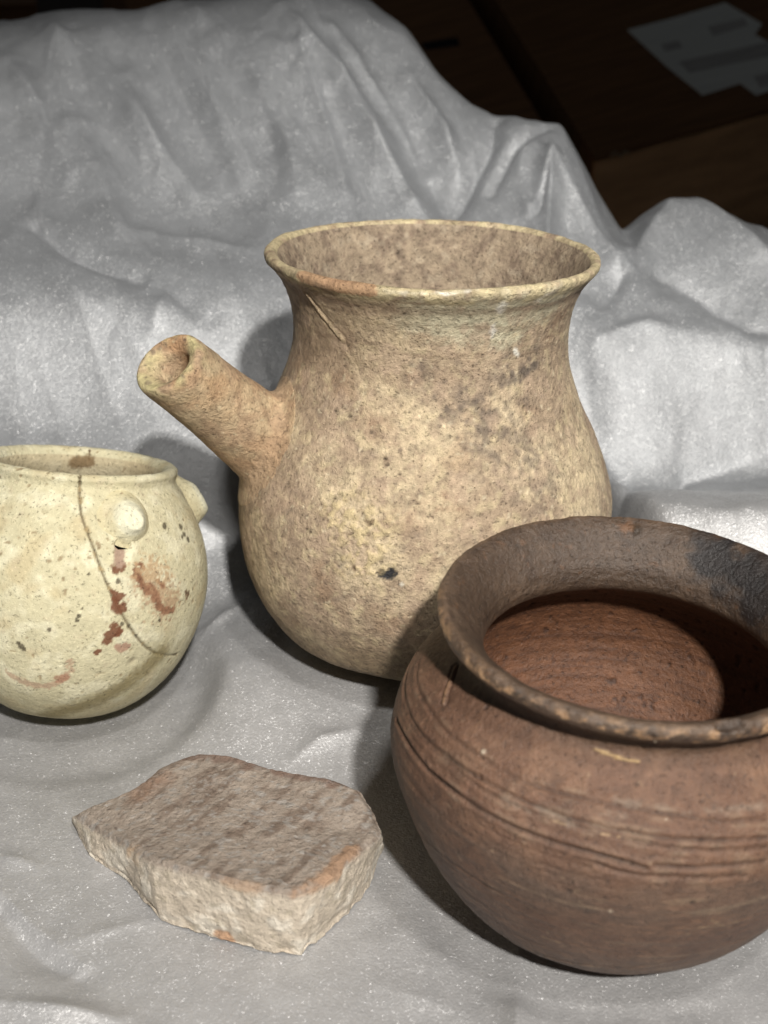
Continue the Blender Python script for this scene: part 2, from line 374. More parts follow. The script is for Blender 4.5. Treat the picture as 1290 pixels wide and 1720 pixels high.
    d, t = segd(L, v.line([(514, 497), (535, 527), (552, 548), (573, 570)], True)); m = sst(.085, .02, d - .03 * t + .05 * sp); c = mixc(c, (.56, .44, .30), m * .8); v.D += .03 * m - .025 * np.exp(-((d - .13) / .04) ** 2) * sst(.4, .2, d)
    d, t = segd(L, v.line([(573, 570), (590, 600), (600, 625)], True)); v.D -= .02 * sst(.08, .02, d)
    for (u, w) in ((648, 780), (645, 770), (670, 795), (562, 838), (547, 850), (560, 905), (513, 890), (520, 893), (700, 845), (837, 925), (585, 700), (562, 692)):
        d, _ = segd(L, [v.pick(u, w, True)]); m = sst(.075, .03, d); c = mixc(c, (.05, .035, .025), m * .9); v.D -= .05 * m
    # crusty pale scab at lower left of centre
    d, _ = segd(L, v.line([(580, 870), (620, 900), (600, 940)], True)); m = sst(1.5, .3, d) * sst(-.1, .3, fbm(L, 3.5, 3, 170)); v.D += .05 * m; c = mixc(c, (.60, .49, .29), m * .75)
    m2 = sst(1.6, .3, d) * sst(.25, .45, noise(L, 4.5, 175)); c = mixc(c, (.16, .11, .07), m2 * .8); v.D -= .03 * m2
    v.sp_root = spout(v)
    c = c * np.array([.96, .945, .895])
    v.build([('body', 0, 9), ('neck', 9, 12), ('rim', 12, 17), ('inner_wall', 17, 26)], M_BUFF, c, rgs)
    return v

def spout(v):
    R, T = v.R, v.T
    loc = lambda p: (np.asarray(p) - T) @ R
    tip = loc(at_y(280, 608, 41.9)); root_ = loc(at_y(530, 815, 45.6))
    ax = root_ - tip; ax /= np.linalg.norm(ax)
    e1 = np.cross(ax, [0, 0, 1.0]); e1 /= np.linalg.norm(e1); e2 = np.cross(e1, ax)
    n = 200; th = np.linspace(0, 2 * np.pi, n, endpoint=False)
    ring = lambda rad: rad * (np.cos(th)[:, None] * e1 + np.sin(th)[:, None] * e2)
    def inside(p): return np.hypot(p[:, 0], p[:, 1]) < v.outer_r(np.clip(p[:, 2], 0, 13.8))
    def cast(rad):
        o = tip + ring(rad); lo = np.zeros(n); hi = np.full(n, 12.0)
        s_ = np.linspace(0, 9, 400); hit = np.full(n, 9.0); done = np.zeros(n, bool)
        for a in s_:
            i = inside(o + a * ax) & ~done; hit[i] = a; done |= i
        return o + (hit[:, None] - .02) * ax, hit
    r0, r1 = 1.18, 1.36
    Bp, hB = cast(2.15); Cp, hC = cast(1.62)
    # tip plane leans up and toward the near side
    tn = -ax + .30 * np.array([0, 0, 1.0]) + .12 * np.array([-.2, -1, 0]); tn /= np.linalg.norm(tn)
    offs = lambda rad: -((ring(rad) @ tn) / (ax @ tn))
    rows = []
    # bore from deep inside to the lip
    bore = [(.44, 4.6), (.46, 3.0), (.48, 1.6), (.50, .9), (.55, .46), (.66, .22), (.82, .08), (1.0, 0.0), (1.1, .04), (1.17, .16), (1.20, .4)]
    bore = cat(bore, 6)
    for (rad, s_) in bore:
        k = math.exp(-s_ / 1.6)
        rows.append(tip + ring(rad) + (s_ + offs(rad) * k)[:, None] * ax)
    s0 = rows[-1]
    end = hC - .75
    P0 = tip + ring(r1) + end[:, None] * ax
    m = 40
    for t in np.linspace(0, 1, m)[1:]:
        rad = r0 + (r1 - r0) * t * t + .02
        a = (.4 + offs(rad) * math.exp(-.25)) * (1 - t) + end * t
        rows.append(tip + ring(rad) + a[:, None] * ax)
    P0 = rows[-1]; q1 = P0 + ax * .55; rad_out = Bp - Cp
    q2 = Cp - .05 * ax
    for t in np.linspace(0, 1, 34)[1:]:
        b = (1 - t) ** 3 * P0 + 3 * (1 - t) ** 2 * t * q1 + 3 * (1 - t) * t * t * q2 + t ** 3 * Bp
        rows.append(b)
    rows.append(Bp + .25 * ax + .1 * rad_out)
    P = np.array(rows); N = grid_normals(P, True)
    if (N[60] * ring(1.0)).sum() < 0: N = -N
    L = P
    ff = fbm(L, 5.0, 3, 1); fm = fbm(L, 1.3, 3, 9)
    D = .035 * fbm(L, .8, 2, 33) + .018 * fm + .014 * ff - .04 * sst(.35, .5, noise(L, 6.2, 31))
    D *= np.r_[np.ones(len(P) - 12), np.linspace(1, 0, 12)][:, None] * 1.0
    P2 = P + N * D[..., None]
    c = np.zeros(L.shape) + np.array([.42, .30, .20])
    c = mixc(c, (.54, .43, .285), sst(-.15, .4, fm + fbm(L, .35, 2, 3)) * .7)
    c = mixc(c, (.40, .235, .13), sst(-.1, .4, fbm(L, .7, 2, 210)) * .75 * np.linspace(1.3, .2, len(P))[:, None])
    c = mixc(c, (.12, .085, .06), sst(.40, .52, noise(L, 8.5, 90)) * .75)
    c = mixc(c, (.62, .54, .38), sst(.33, .5, noise(L, 6.6, 95)) * .6)
    k = np.arange(len(P))
    lipm = (np.exp(-((k - 42) / 14.0) ** 2))[:, None]
    c = mixc(c, (.56, .50, .28), lipm * sst(-.2, .15, fbm(L, 1.2, 2, 220)) * .9)
    c = mixc(c, (.17, .13, .10), sst(.12, .35, fbm(L, 3, 2, 230)) * lipm * .7)
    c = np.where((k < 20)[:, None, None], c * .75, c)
    c = c * np.array([.92, .905, .855])
    grid_obj('spout', P2, M_BUFF, v.o, True, c)

SJ = spouted_jar()

# ---- small cream jar with pierced lugs
def small_jar():
    keys = [(0, .05, .5), (1.3, .1, .5), (2.43, .58, .9), (3.45, 1.57, 1), (4.07, 2.83, 1), (4.36, 4.19, 1), (4.27, 5.55, 1), (3.87, 6.7, 1), (3.4, 7.5, 1), (3.12, 7.86, 1.3),
            (3.1, 8.04, 1.6), (3.14, 8.2, 1.8), (3.08, 8.32, 1.8), (2.95, 8.36, 1.8), (2.78, 8.3, 1.6), (2.64, 8.1, 1.2), (2.66, 7.75, .8), (3.0, 7.1, .5), (3.6, 6.0, .4), (3.9, 4.2, .4), (3.7, 2.8, .4), (3.0, 1.4, .4), (0, .6, .2)]
    v = Vessel(keys, (-10.63, 39.97), (15.3, 6.0), 640, 360, .1)
    v.root('lugged_jar', 'small round cream clay jar with pierced lugs and red-brown stains, at the left edge', 'jar')
    L = v.L
    fm = fbm(L, 1.3, 3, 309); ff = fbm(L, 5.0, 3, 301); sp = noise(L, 9, 304)
    v.D += .045 * fbm(L, .35, 2, 320) + .010 * fm + .007 * ff
    lip = np.exp(-((v.kp - 12) / 1.5) ** 2)[:, None]
    v.D += lip * (.03 * noise(L, .9, 377) + .02 * noise(L, 3, 378))
    # pit beside the lug and the drilled hole under it
    knob_c = v.pick(216, 870, True)
    d, _ = segd(L, [v.pick(184, 868, True)]); v.D -= .18 * np.exp(-(d / .42) ** 2)
    d, _ = segd(L, [v.pick(212, 888, True)]); v.D += .10 * np.exp(-(d / .75) ** 2)
    hole = v.pick(208, 921, True)
    d, _ = segd(L, v.line([(208, 921), (207, 941)], True)); v.D -= .05 * sst(.28, .08, d)
    dh, _ = segd(L, v.line([(202, 914), (213, 914)], True)); v.D -= .40 * sst(.16, .09, dh)
    crackpts = [(134, 797), (135, 815), (135, 830), (137, 862), (143, 880), (152, 905), (163, 930), (172, 960), (186, 990), (198, 1018), (212, 1045), (228, 1068), (248, 1090), (262, 1100), (280, 1103), (300, 1100)]
    crk, _ = segd(L, v.line(crackpts, True)); crk = crk + .012 * sp
    v.D -= .05 * sst(.07, .02, crk)
    # the sherd right of the crack stands a hair proud
    c = np.zeros(L.shape) + np.array([.56, .515, .37])
    c = mixc(c, (.66, .62, .475), sst(-.1, .35, fm))
    c = mixc(c, (.50, .415, .265), sst(.05, .45, fbm(L, .7, 3, 350)) * .6)
    c = mixc(c, (.48, .40, .30), sst(.2, .5, fbm(L, 3, 2, 360)) * .35)
    c = mixc(c, (.20, .15, .09), sst(.42, .52, noise(L, 8.0, 390)) * .7)
    low = sst(2.4, .4, L[..., 2] + .8 * fbm(L, .6, 2, 395)); c = mixc(c, (.42, .37, .24), low * .6)
    c = mixc(c, (.10, .07, .035), sst(.062, .014, crk) * .85)
    p0 = v.pick(135, 818, True); t0 = math.atan2(p0[1], p0[0]); dth = np.abs(np.angle(np.exp(1j * (v.th - t0))))[None, :] * v.r[:, None] + .02 * sp
    rimc = sst(8.3, 9, v.kp)[:, None] * sst(15.5, 15, v.kp)[:, None]; c = mixc(c, (.10, .07, .035), sst(.055, .015, dth) * rimc * .85); v.D -= .04 * sst(.06, .02, dth) * rimc
    c = mixc(c, (.36, .27, .15), sst(.14, .04, crk) * sst(.05, .3, noise(L, 5, 396)) * .7)
    RED = (.16, .062, .032); PINK = (.38, .24, .18)
    def blob(pts, r, colr, k=1.0, rag=.10, outer=True, soft=0.0):
        nonlocal c
        d, _ = segd(L, v.line(pts, outer)); m = sst(r * 1.2 + soft, r * .75 - soft, d + rag * (noise(L, 5.5, 400) + .9 * noise(L, 11, 401))); c = mixc(c, colr, m * k); return m
    clus = sst(-.05, .35, fbm(L, .55, 2, 410)) * sst(.5, 2.0, L[..., 2]); c = mixc(c, (.24, .17, .10), clus * sst(.27, .40, noise(L, 5.2, 411)) * .75); v.D -= .02 * clus * sst(.27, .4, noise(L, 5.2, 411))
    for a in (([(198, 955), (203, 950)], .17, RED), ([(194, 998), (199, 1006), (206, 1001)], .12, RED), ([(196, 1010), (192, 1022), (203, 1027), (207, 1020)], .14, RED),
              ([(189, 1053), (196, 1049)], .1, RED), ([(197, 1062), (185, 1066), (182, 1078)], .15, RED), ([(198, 1067), (202, 1060)], .09, RED), ([(164, 1096), (167, 1094)], .1, RED),
              ([(238, 948), (240, 950)], .12, RED), ([(230, 960), (236, 978)], .14, RED), ([(240, 984), (250, 992)], .13, RED), ([(254, 985), (262, 1000), (270, 1020)], .15, RED), ([(276, 1024), (290, 1025)], .13, RED), ([(275, 985), (268, 975)], .10, RED),
              ([(202, 1088), (214, 1088)], .15, PINK), ([(316, 994), (317, 1002)], .10, (.16, .10, .06)), ([(202, 920), (202, 945)], .18, (.36, .25, .2))):
        blob(a[0], a[1], a[2], .95)
    m = blob([(252, 975), (275, 1000), (282, 1010)], .5, (.34, .19, .12), .6, .9, True, .15)
    blob([(250, 955), (270, 965)], .35, (.48, .34, .2), .5, .6, True, .15)
    blob([(13, 1130), (43, 1150), (71, 1156), (97, 1150), (112, 1139), (124, 1124), (118, 1112)], .11, (.40, .26, .19), .7, .12)
    blob([(98, 1143), (110, 1140)], .13, (.36, .18, .12), .7)
    m = blob([(272, 1098), (255, 1118), (229, 1139), (200, 1158), (170, 1176), (130, 1192), (80, 1204)], .36, (.22, .175, .08), .8, .15, True, .16)
    for (u, w, r) in ((278, 882, .11), (306, 883, .1), (311, 897, .11), (318, 905, .1), (308, 901, .07), (199, 976, .08), (82, 1059, .07), (134, 1036, .08), (131, 1044, .06), (125, 1052, .05), (139, 1024, .06), (116, 1028, .05), (36, 1088, .1), (30, 1083, .06), (40, 1092, .07), (34, 862, .04), (236, 866, .05), (150, 967, .05), (30, 1006, .03), (269, 1044, .06), (207, 1049, .05), (217, 1054, .05), (232, 1069, .05), (326, 991, .05)):
        blob([(u, w)], r, (.07, .055, .035), .85, .05)
    # wear pits
    d, _ = segd(L, [v.pick(225, 1112, True)]); m = np.exp(-(d / .13) ** 2); v.D -= .06 * m; c = mixc(c, (.25, .2, .14), m * .5)
    c = mixc(c, (.035, .022, .012), sst(.15, .11, dh))  # drilled hole painted near-black, standing for the shade inside it
    # crack and stain on the inner far wall
    d, _ = segd(L, v.line([(150, 755), (150, 775), (151, 795)], False)); c = mixc(c, (.10, .06, .03), sst(.06, .02, d + .02 * sp))
    inn = (v.kp > 15)[:, None] + 0 * L[..., 0]; c = mixc(c, (.40, .32, .22), inn * .6)
    d, _ = segd(L, v.line([(128, 779), (148, 777)], False)); c = mixc(c, (.15, .09, .04), sst(.3, .15, d + .1 * sp) * .85)
    c = c * np.array([.86, .86, .80])
    v.build([('body', 0, 9), ('rim', 9, 15), ('inner_wall', 15, 22)], M_CREAM, c)
    # lugs: little cones of clay pinched out of the shoulder
    def lug(cpx, rad, hgt, up, stretch, flat, off=None, seed=0, label=None):
        p = cpx; nx = np.array([p[0], p[1], 0]); nx /= np.linalg.norm(nx); nx = nx * 1.0 + np.array([0, 0, up]); nx /= np.linalg.norm(nx)
        e1 = np.cross([0, 0, 1.0], nx); e1 /= np.linalg.norm(e1); e2 = np.cross(nx, e1)
        th = np.linspace(0, 2 * np.pi, 110, endpoint=False); rows = []
        for t in np.linspace(0, 1, 56):
            rho = rad * (t ** (1.0)); h = hgt * flat(t)
            q = p + rho * (np.cos(th)[:, None] * e1 + stretch * np.sin(th)[:, None] * e2)
            # drop onto the wall
            R2 = v.outer_r(np.clip(q[:, 2], .2, 8.2)); rr = np.hypot(q[:, 0], q[:, 1]); wall = q.copy(); wall[:, :2] *= (R2 / rr)[:, None]
            rows.append(wall + nx * (h - .06 * t ** 6))
        P = np.array(rows)[::-1]; L2 = P; N = grid_normals(P, True)
        if (N @ nx).sum() < 0: N = -N
        w = np.linspace(0, 1, 56)[:, None] ** .5
        P = P + N * (.03 * noise(L2, 2.2, seed) + .012 * fbm(L2, 5, 2, seed))[..., None] * w[..., None]
        cc = np.zeros(P.shape) + np.array([.56, .50, .34]); cc = mixc(cc, (.70, .66, .50), sst(.3, .9, w + .3 * fbm(L2, 2, 2, 9)))
        cc = mixc(cc, (.3, .22, .14), sst(.3, .45, noise(L2, 7, seed)) * .6); cc = mixc(cc, (.72, .70, .58), sst(.62, .72, w) * .8)
        return P, cc * np.array([.86, .86, .80])
    flatA = lambda t: .80 * (1 - sst(.30, .95, np.array(t))) + .2 * (1 - sst(.25, .55, np.array(t)))
    lug_at = v.pick(214, 868, True)
    P, cc = lug(lug_at, .92, .54, .12, .95, flatA, seed=11)
    q = v.pick(190, 862, True); d = np.linalg.norm(P - q, axis=-1); out_ = np.array([q[0], q[1], 0]) / np.hypot(q[0], q[1])
    P = P - out_ * (.16 * np.exp(-(d / .30) ** 2))[..., None]; cc = mixc(cc, (.36, .29, .20), np.exp(-(d / .28) ** 2) * .45)  # hollow beside the lug, its shade also painted as darker colour
    o = grid_obj('lug', P, M_CREAM, v.o, True, cc); o['label'] = 'rounded pierced lug with a pale worn tip'
    flatB = lambda t: 1 - sst(.34, 1.0, np.array(t))
    pb = v.pick(322, 840, True)
    P, cc = lug(np.array([pb[0], pb[1] + .5, pb[2] + .02]), .9, .52, .16, 1.05, flatB, seed=23)
    o = grid_obj('lug', P, M_CREAM, v.o, True, cc); o['label'] = 'blunt lug standing out on the right side of the shoulder'
    return v
small_jar()

# ---- brown bowl-shaped pot
def brown_pot():
    keys = [(0, .05, .5), (1.8, .08, .5), (3.3, .46, .8), (4.25, 1.18, 1), (5.0, 2.25, 1), (5.6, 3.58, 1), (5.95, 4.86, 1.2), (5.85, 5.94, 1.3), (5.35, 6.85, 1.2), (4.7, 7.45, 1),
            (4.36, 7.85, 1.2), (4.40, 8.2, 1.4), (4.66, 8.46, 1.6), (4.93, 8.66, 1.8), (5.04, 8.88, 1.8), (4.97, 9.06, 1.8), (4.78, 9.1, 1.8), (4.45, 8.9, 1.6), (4.05, 8.45, 1.4), (3.80, 7.95, 1.3), (3.86, 7.4, 1.2),
            (4.52, 6.95, 1), (5.22, 6.15, 1), (5.52, 5.1, 1), (5.35, 4.0, 1), (4.5, 2.3, .9), (3.2, 1.1, .8), (0, .7, .4)]
    v = Vessel(keys, (5.92, 31.14), (-2.18, 2.6), 820, 500, .1)
    v.root('brown_pot', 'dark reddish brown round clay pot with wide flared rim in front of the spouted jar', 'pot')
    L = v.L
    fm = fbm(L, 1.1, 3, 509); ff = fbm(L, 5.0, 3, 501); sp = noise(L, 9, 504)
    st = fbm(np.stack([L[..., 0] * .45, L[..., 1] * .45, L[..., 2] * 5.5], -1), 1.0, 3, 510)     # turning striae
    o = v.out[:, None]
    v.D += .05 * fbm(L, .3, 2, 520) + .012 * fm + .010 * ff + .022 * st * sst(6.4, 5.6, L[..., 2]) * o
    v.D += .02 * st * (~o)
    v.D += grooves(v, [(5.75, .02, .04), (5.3, .02, .035), (2.9, .03, .03), (2.2, .03, .04), (1.5, .02, .03)], 0)
    GV = [([(665, 1209), (687, 1256), (717, 1293), (749, 1320), (786, 1348), (824, 1370), (873, 1395), (923, 1415), (970, 1428), (1024, 1442), (1085, 1459)], .085, .9),
          ([(700, 1092), (680, 1130), (677, 1164), (687, 1204), (712, 1239), (749, 1271), (799, 1306), (848, 1330), (898, 1355), (948, 1374), (1011, 1390), (1070, 1402), (1126, 1411), (1216, 1412), (1288, 1409)], .06, .85),
          ([(702, 1110), (697, 1140), (702, 1162), (719, 1191), (749, 1229), (799, 1268), (848, 1298), (898, 1320), (970, 1338), (1024, 1350), (1113, 1366), (1216, 1382), (1288, 1376)], .045, .55),
          ([(675, 1184), (690, 1222), (724, 1258), (762, 1290), (811, 1328), (873, 1358), (970, 1390), (1113, 1423), (1216, 1430), (1288, 1425)], .04, .5),
          ([(1098, 1456), (1180, 1459), (1250, 1453), (1288, 1448)], .05, .8), ([(998, 1450), (1032, 1465), (1088, 1471), (1165, 1477), (1254, 1473)], .04, .35),
          ([(700, 1400), (745, 1440), (815, 1490), (870, 1515)], .03, .4), ([(862, 1590), (960, 1618), (1060, 1628), (1150, 1610)], .03, .4)]
    gm = 0 * L[..., 0]; gl = 0 * gm
    for pts, dp, dk in GV:
        d, t = segd(L, v.line(pts, True)); d = d + .012 * noise(L, 4, 539); k_ = .75 + .6 * noise(L, .8, 538)
        v.D -= dp * np.exp(-(d / .037) ** 2) * k_; v.D += .3 * dp * np.exp(-((d - .12) / .06) ** 2)
        gm = np.maximum(gm, dk * sst(.06, .02, d) * np.clip(k_, 0, 1.1)); gl = np.maximum(gl, np.exp(-((d - .12) / .05) ** 2) * sst(-.05, .3, noise(L, 1.6, 537)))
    pits = sst(.36, .5, noise(L, 5.5, 531)) * sst(0, .3, noise(L, .7, 532)); v.D -= .03 * pits
    lip = np.exp(-((v.kp - 14.5) / 2.2) ** 2)[:, None]
    v.D += lip * (.05 * noise(L, .7, 577) + .04 * noise(L, 2.6, 578) + .02 * noise(L, 6, 579))
    c = np.zeros(L.shape) + np.array([.215, .125, .088])
    c = mixc(c, (.265, .162, .114), sst(-.2, .4, fm)); c = mixc(c, (.15, .082, .056), sst(0, .45, fbm(L, .5, 3, 540)) * .6)
    c = mixc(c, (.22, .175, .15), sst(.05, .5, st) * .45 * sst(5.6, 5.2, L[..., 2]))
    c = mixc(c, (.20, .16, .135), sst(3.6, 1.2, L[..., 2]) * .45)
    c = mixc(c, (.12, .07, .05), sst(.1, .45, fbm(L, 2.2, 3, 541)) * .4)
    c = mixc(c, (.08, .045, .035), sst(.38, .5, noise(L, 7, 542)) * .6)
    c = mixc(c, (.045, .026, .018), np.clip(gm, 0, 1) * .9); c = mixc(c, (.46, .37, .29), gl * .35)
    band_ = sst(4.0, 4.4, L[..., 2]) * sst(5.7, 5.3, L[..., 2]); c = mixc(c, (.20, .145, .12), band_ * sst(-.3, .3, fbm(L, .8, 2, 536)) * .55)
    c = mixc(c, (.42, .33, .25), sst(.30, .48, noise(np.stack([L[..., 0] * .6, L[..., 1] * .6, L[..., 2] * 6], -1), 1.0, 544)) * sst(6.2, 5.6, L[..., 2]) * .45)
    c = mixc(c, (.40, .30, .22), sst(.40, .5, noise(L, 5.2, 546)) * .7)
    # rim and flared neck: smoked dark grey with worn tan edge
    neck = sst(9.2, 11.2, v.kp)[:, None] * sst(21, 19.8, v.kp)[:, None]
    g = np.zeros(L.shape) + np.array([.115, .083, .064]); g = mixc(g, (.165, .122, .096), sst(-.2, .5, fbm(L, .9, 3, 550))); g = mixc(g, (.075, .05, .04), sst(.0, .6, fbm(L, 1.8, 3, 551)) * .5)
    g = mixc(g, (.24, .14, .085), sst(.35, .5, fbm(L, 3.2, 2, 552)) * .45)
    c = c * (1 - neck[..., None]) + g * neck[..., None]
    edge = np.exp(-((v.kp - 13.8) / 1.2) ** 2)[:, None]
    c = mixc(c, (.60, .41, .26), edge * sst(-.05, .35, fbm(L * np.array([.6, .6, 1]), 2.6, 4, 560, .7) + .25 * noise(L, .4, 562) + .06) * .9)
    c = mixc(c, (.045, .035, .03), edge * sst(.18, .3, fbm(L, 3.4, 2, 561)) * .7)
    for (u, w, r, k) in ((1200, 940, 1.0, .95), (1240, 965, 1.0, .95), (1275, 1010, 1.0, .9), (1190, 905, .8, .6), (1285, 940, 1.0, .8)):
        d, _ = segd(L, [v.pick(u, w)]); c = mixc(c, (.022, .02, .024), sst(r, r * .35, d + .5 * fbm(L, 2, 3, 570)) * k)
    # inside: warm red-brown floor
    ins = sst(20.2, 21.2, v.kp)[:, None]
    ci = np.zeros(L.shape) + np.array([.20, .102, .056]); ci = mixc(ci, (.235, .124, .070), sst(-.1, .4, fbm(L, 1.5, 3, 580))); ci = mixc(ci, (.09, .045, .03), sst(.25, .45, fbm(L, 4, 2, 581)) * .6)
    ci = mixc(ci, (.36, .22, .14), sst(.42, .5, noise(L, 7, 583)) * .5)
    ci = mixc(ci, (.11, .055, .032), sst(.0, .4, st) * .6); pit2 = sst(.3, .42, noise(L, 4.2, 584)); ci = mixc(ci, (.06, .03, .02), pit2 * .7); v.D -= .03 * pit2 * ins
    c = c * (1 - ins[..., None]) + ci * ins[..., None]
    rg = np.ones(L.shape[:2]); rg = rg - .25 * neck
    # particular marks
    d, _ = segd(L, v.line([(762, 1118), (755, 1140), (748, 1158), (742, 1180)], True)); m = sst(.07, .02, d + .03 * sp); c = mixc(c, (.38, .24, .15), m * .8); v.D += .03 * m - .04 * np.exp(-((d - .1) / .03) ** 2)
    d, _ = segd(L, v.line([(1000, 1259), (1025, 1268), (1050, 1274), (1074, 1279)], True)); m = sst(.05, .02, d + .02 * sp); c = mixc(c, (.66, .50, .28), m); v.D += .03 * m
    for (u, w, r) in ((1025, 1531, .06), (812, 1262, .08), (1100, 1248, .05), (1120, 1374, .04)):
        d, _ = segd(L, [v.pick(u, w, True)]); m = sst(r, r * .5, d); c = mixc(c, (.72, .66, .58), m * .9); v.D += .03 * m
    for pts in ([(1170, 1560), (1195, 1556), (1240, 1550)], [(1195, 1545), (1225, 1560)], [(925, 1380), (950, 1386)], [(1010, 1402), (1040, 1405)], [(900, 1572), (940, 1586)]):
        d, _ = segd(L, v.line(pts, True)); c = mixc(c, (.55, .42, .28), sst(.07, .02, d + .09 * noise(L, 9, 590) + .04) * .9)
    for pts in ([(1035, 1340), (1060, 1352), (1085, 1350), (1110, 1358), (1160, 1366)], [(1190, 1364), (1215, 1362), (1250, 1355), (1288, 1352)], [(840, 1338), (860, 1350), (890, 1362)], [(900, 1356), (960, 1385)], [(1012, 1366), (1050, 1372)]):
        d, _ = segd(L, v.line(pts, True)); c = mixc(c, (.44, .39, .35), sst(.12, -.05, d + .16 * noise(L, 7, 591) + .14 * noise(L, 2.2, 592)) * .38)
    for (u, w, r) in ((955, 1501, .08), (1072, 1317, .06), (1162, 1518, .07), (815, 1188, .08), (1180, 1345, .05), (1096, 1242, .09)):
        d, _ = segd(L, [v.pick(u, w, True)]); m = sst(r * 1.2, r * .4, d); c = mixc(c, (.05, .03, .025), m * .8); v.D -= .03 * m
    d, _ = segd(L, [v.pick(1070, 890, False)]); v.D += .10 * np.exp(-(d / .14) ** 2); c = mixc(c, (.05, .04, .03), np.exp(-(d / .15) ** 2) * .7)
    d, _ = segd(L, [v.pick(1052, 886, False)]); c = mixc(c, (.25, .14, .08), sst(.3, .1, d + .2 * sp) * .7)
    # chip out of the near lip
    d, _ = segd(L, v.line([(1215, 1214), (1240, 1214)], True)); m = sst(.24, .1, d + .1 * sp); v.D -= .16 * m; c = mixc(c, (.05, .035, .028), m * .8)
    c = c * np.array([.48, .425, .36]) * (1 + .12 * neck[..., None]) * (1 + ins[..., None] * np.array([.12, .0, -.08])) * (1 + .22 * (sst(5.2, 6.6, L[..., 2]) * o)[..., None])  # last factor lifts the shoulder's colour, standing for light from above
    v.build([('body', 0, 9), ('rim', 9, 19.5), ('inner_wall', 19.5, 27)], M_BROWN, c, rg)
    return v
brown_pot()

# ------------------------------------------------------------------ stone fragment
def stone():
    # (top u, v, height) paired with (bottom u, v), clockwise from the left tip
    T = [(123, 1366, .8), (200, 1332, 1.2), (239, 1312, 1.4), (272, 1283, 1.55), (330, 1262, 1.8), (390, 1266, 1.95), (465, 1289, 2.0), (561, 1306, 2.1), (605, 1326, 2.1), (630, 1362, 2.0), (640, 1400, 1.85),
         (600, 1432, 2.0), (556, 1470, 2.1), (500, 1500, 2.1), (416, 1486, 2.15), (340, 1466, 2.1), (258, 1447, 1.8), (215, 1420, 1.45), (160, 1392, .95)]
    Bt = [(125, 1382), None, None, None, None, None, None, None, None, None, (640, 1432),
          (622, 1490), (582, 1538), (506, 1606), (440, 1600), (368, 1580), (272, 1548), (212, 1480), (150, 1438)]
    top = np.array([at_z(u, v, z) for u, v, z in T])
    cen = top[:, :2].mean(0)
    bot = []
    for t, b in zip(top, Bt):
        if b is None: q = np.r_[cen + (t[:2] - cen) * .93, 0]
        else: q = at_z(b[0], b[1], 0)
        bot.append(q)
    bot = np.array(bot); n = 30
    Tc = cat(top, n, True); Bc = cat(bot, n, True)
    # arclength-free straight edges: blend spline with chords for crisp corners
    def chord(K): return np.concatenate([K[i] + (K[(i + 1) % len(K)] - K[i]) * np.linspace(0, 1, n, endpoint=False)[:, None] for i in range(len(K))])
    Tc = .35 * Tc + .65 * chord(top); Bc = .35 * Bc + .65 * chord(bot)
    c3 = np.r_[cen, 1.78]
    prof = []
    keys = [(0.0, 't'), (.3, 't'), (.6, 't'), (.8, 't'), (.92, 't'), (1, 't'), (1.05, 's'), (1.3, 's'), (1.6, 's'), (1.9, 's'), (2, 's')]
    rows = []
    for a in np.r_[np.linspace(0.001, .85, 70), np.linspace(.86, 1.0, 40)]:
        e = c3 + (Tc - c3) * a
        zt = c3[2] + (Tc[:, 2] - c3[2]) * a ** 1.7 * (1.0) - .12 * sst(.93, 1.0, np.array(a)) ** 2
        e[:, 2] = zt; rows.append(e)
    last = rows[-1]
    for s_ in np.linspace(0, 1, 76)[1:]:
        bulge = .05 * math.sin(math.pi * min(s_ * 1.15, 1)) ** .7
        e = last * (1 - s_) + Bc * s_; dirn = Tc[:, :2] - cen; dirn /= np.linalg.norm(dirn, axis=1)[:, None]
        e[:, :2] += dirn * bulge; rows.append(e)
    for a in np.linspace(.97, .05, 14):
        e = np.c_[cen + (Bc[:, :2] - cen) * a, np.full(len(Bc), .12)]; rows.append(e)
    P = np.array(rows); cnt = np.r_[cen, 1.0]; P = P - np.r_[cen, 0]
    for _ in range(2): P[1:-1] = .25 * P[:-2] + .5 * P[1:-1] + .25 * P[2:]
    N = grid_normals(P, True)
    if N[3, :, 2].mean() < 0: N = -N
    nt = 110; k = np.arange(len(P))[:, None]
    side = sst(nt - 6, nt + 6, k)
    D = .04 * fbm(P, .9, 2, 610) + .026 * fbm(P, 3, 3, 611) * (1 + .3 * side) + .012 * fbm(P, 8, 2, 612)
    rg = 1 - np.abs(fbm(P * np.array([1, 1, .45]), 1.6, 3, 613)) * 2
    D += side * .03 * rg * rg
    str_ = fbm(np.stack([P @ np.array([.82, -.55, 0]) * 2.6, P @ np.array([.55, .82, 0]) * .5, P[..., 2]], -1), 1.0, 3, 614)
    D += (1 - side) * .022 * str_
    rag = sst(nt + 50, nt + 74, k) * sst(nt + 80, nt + 76, k); D -= rag * .3 * np.abs(noise(P, 1.6, 615))
    tj = sst(0, 18, k); Q = P + N * (D * tj)[..., None]; Q[..., 2] = np.maximum(Q[..., 2], -.08)
    c = np.zeros(P.shape) + np.array([.38, .315, .26])
    c = mixc(c, (.20, .145, .11), sst(-.1, .45, str_ + .5 * fbm(P, 2, 2, 620)) * .8)
    c = mixc(c, (.40, .37, .34), sst(.05, .45, fbm(P * np.array([1, 1.6, 1]), 3.0, 3, 621)) * .7)
    c = mixc(c, (.48, .46, .43), sst(.3, .5, noise(P, 7, 622)) * .7)
    c = mixc(c, (.12, .085, .07), sst(.32, .5, noise(P, 6.5, 626)) * .7)
    s = np.zeros(P.shape) + np.array([.48, .415, .335]); s = mixc(s, (.62, .565, .48), sst(0, .4, fbm(P, 1.4, 3, 623))); s = mixc(s, (.38, .33, .25), sst(.1, .45, fbm(P, 3, 3, 624)) * .6)
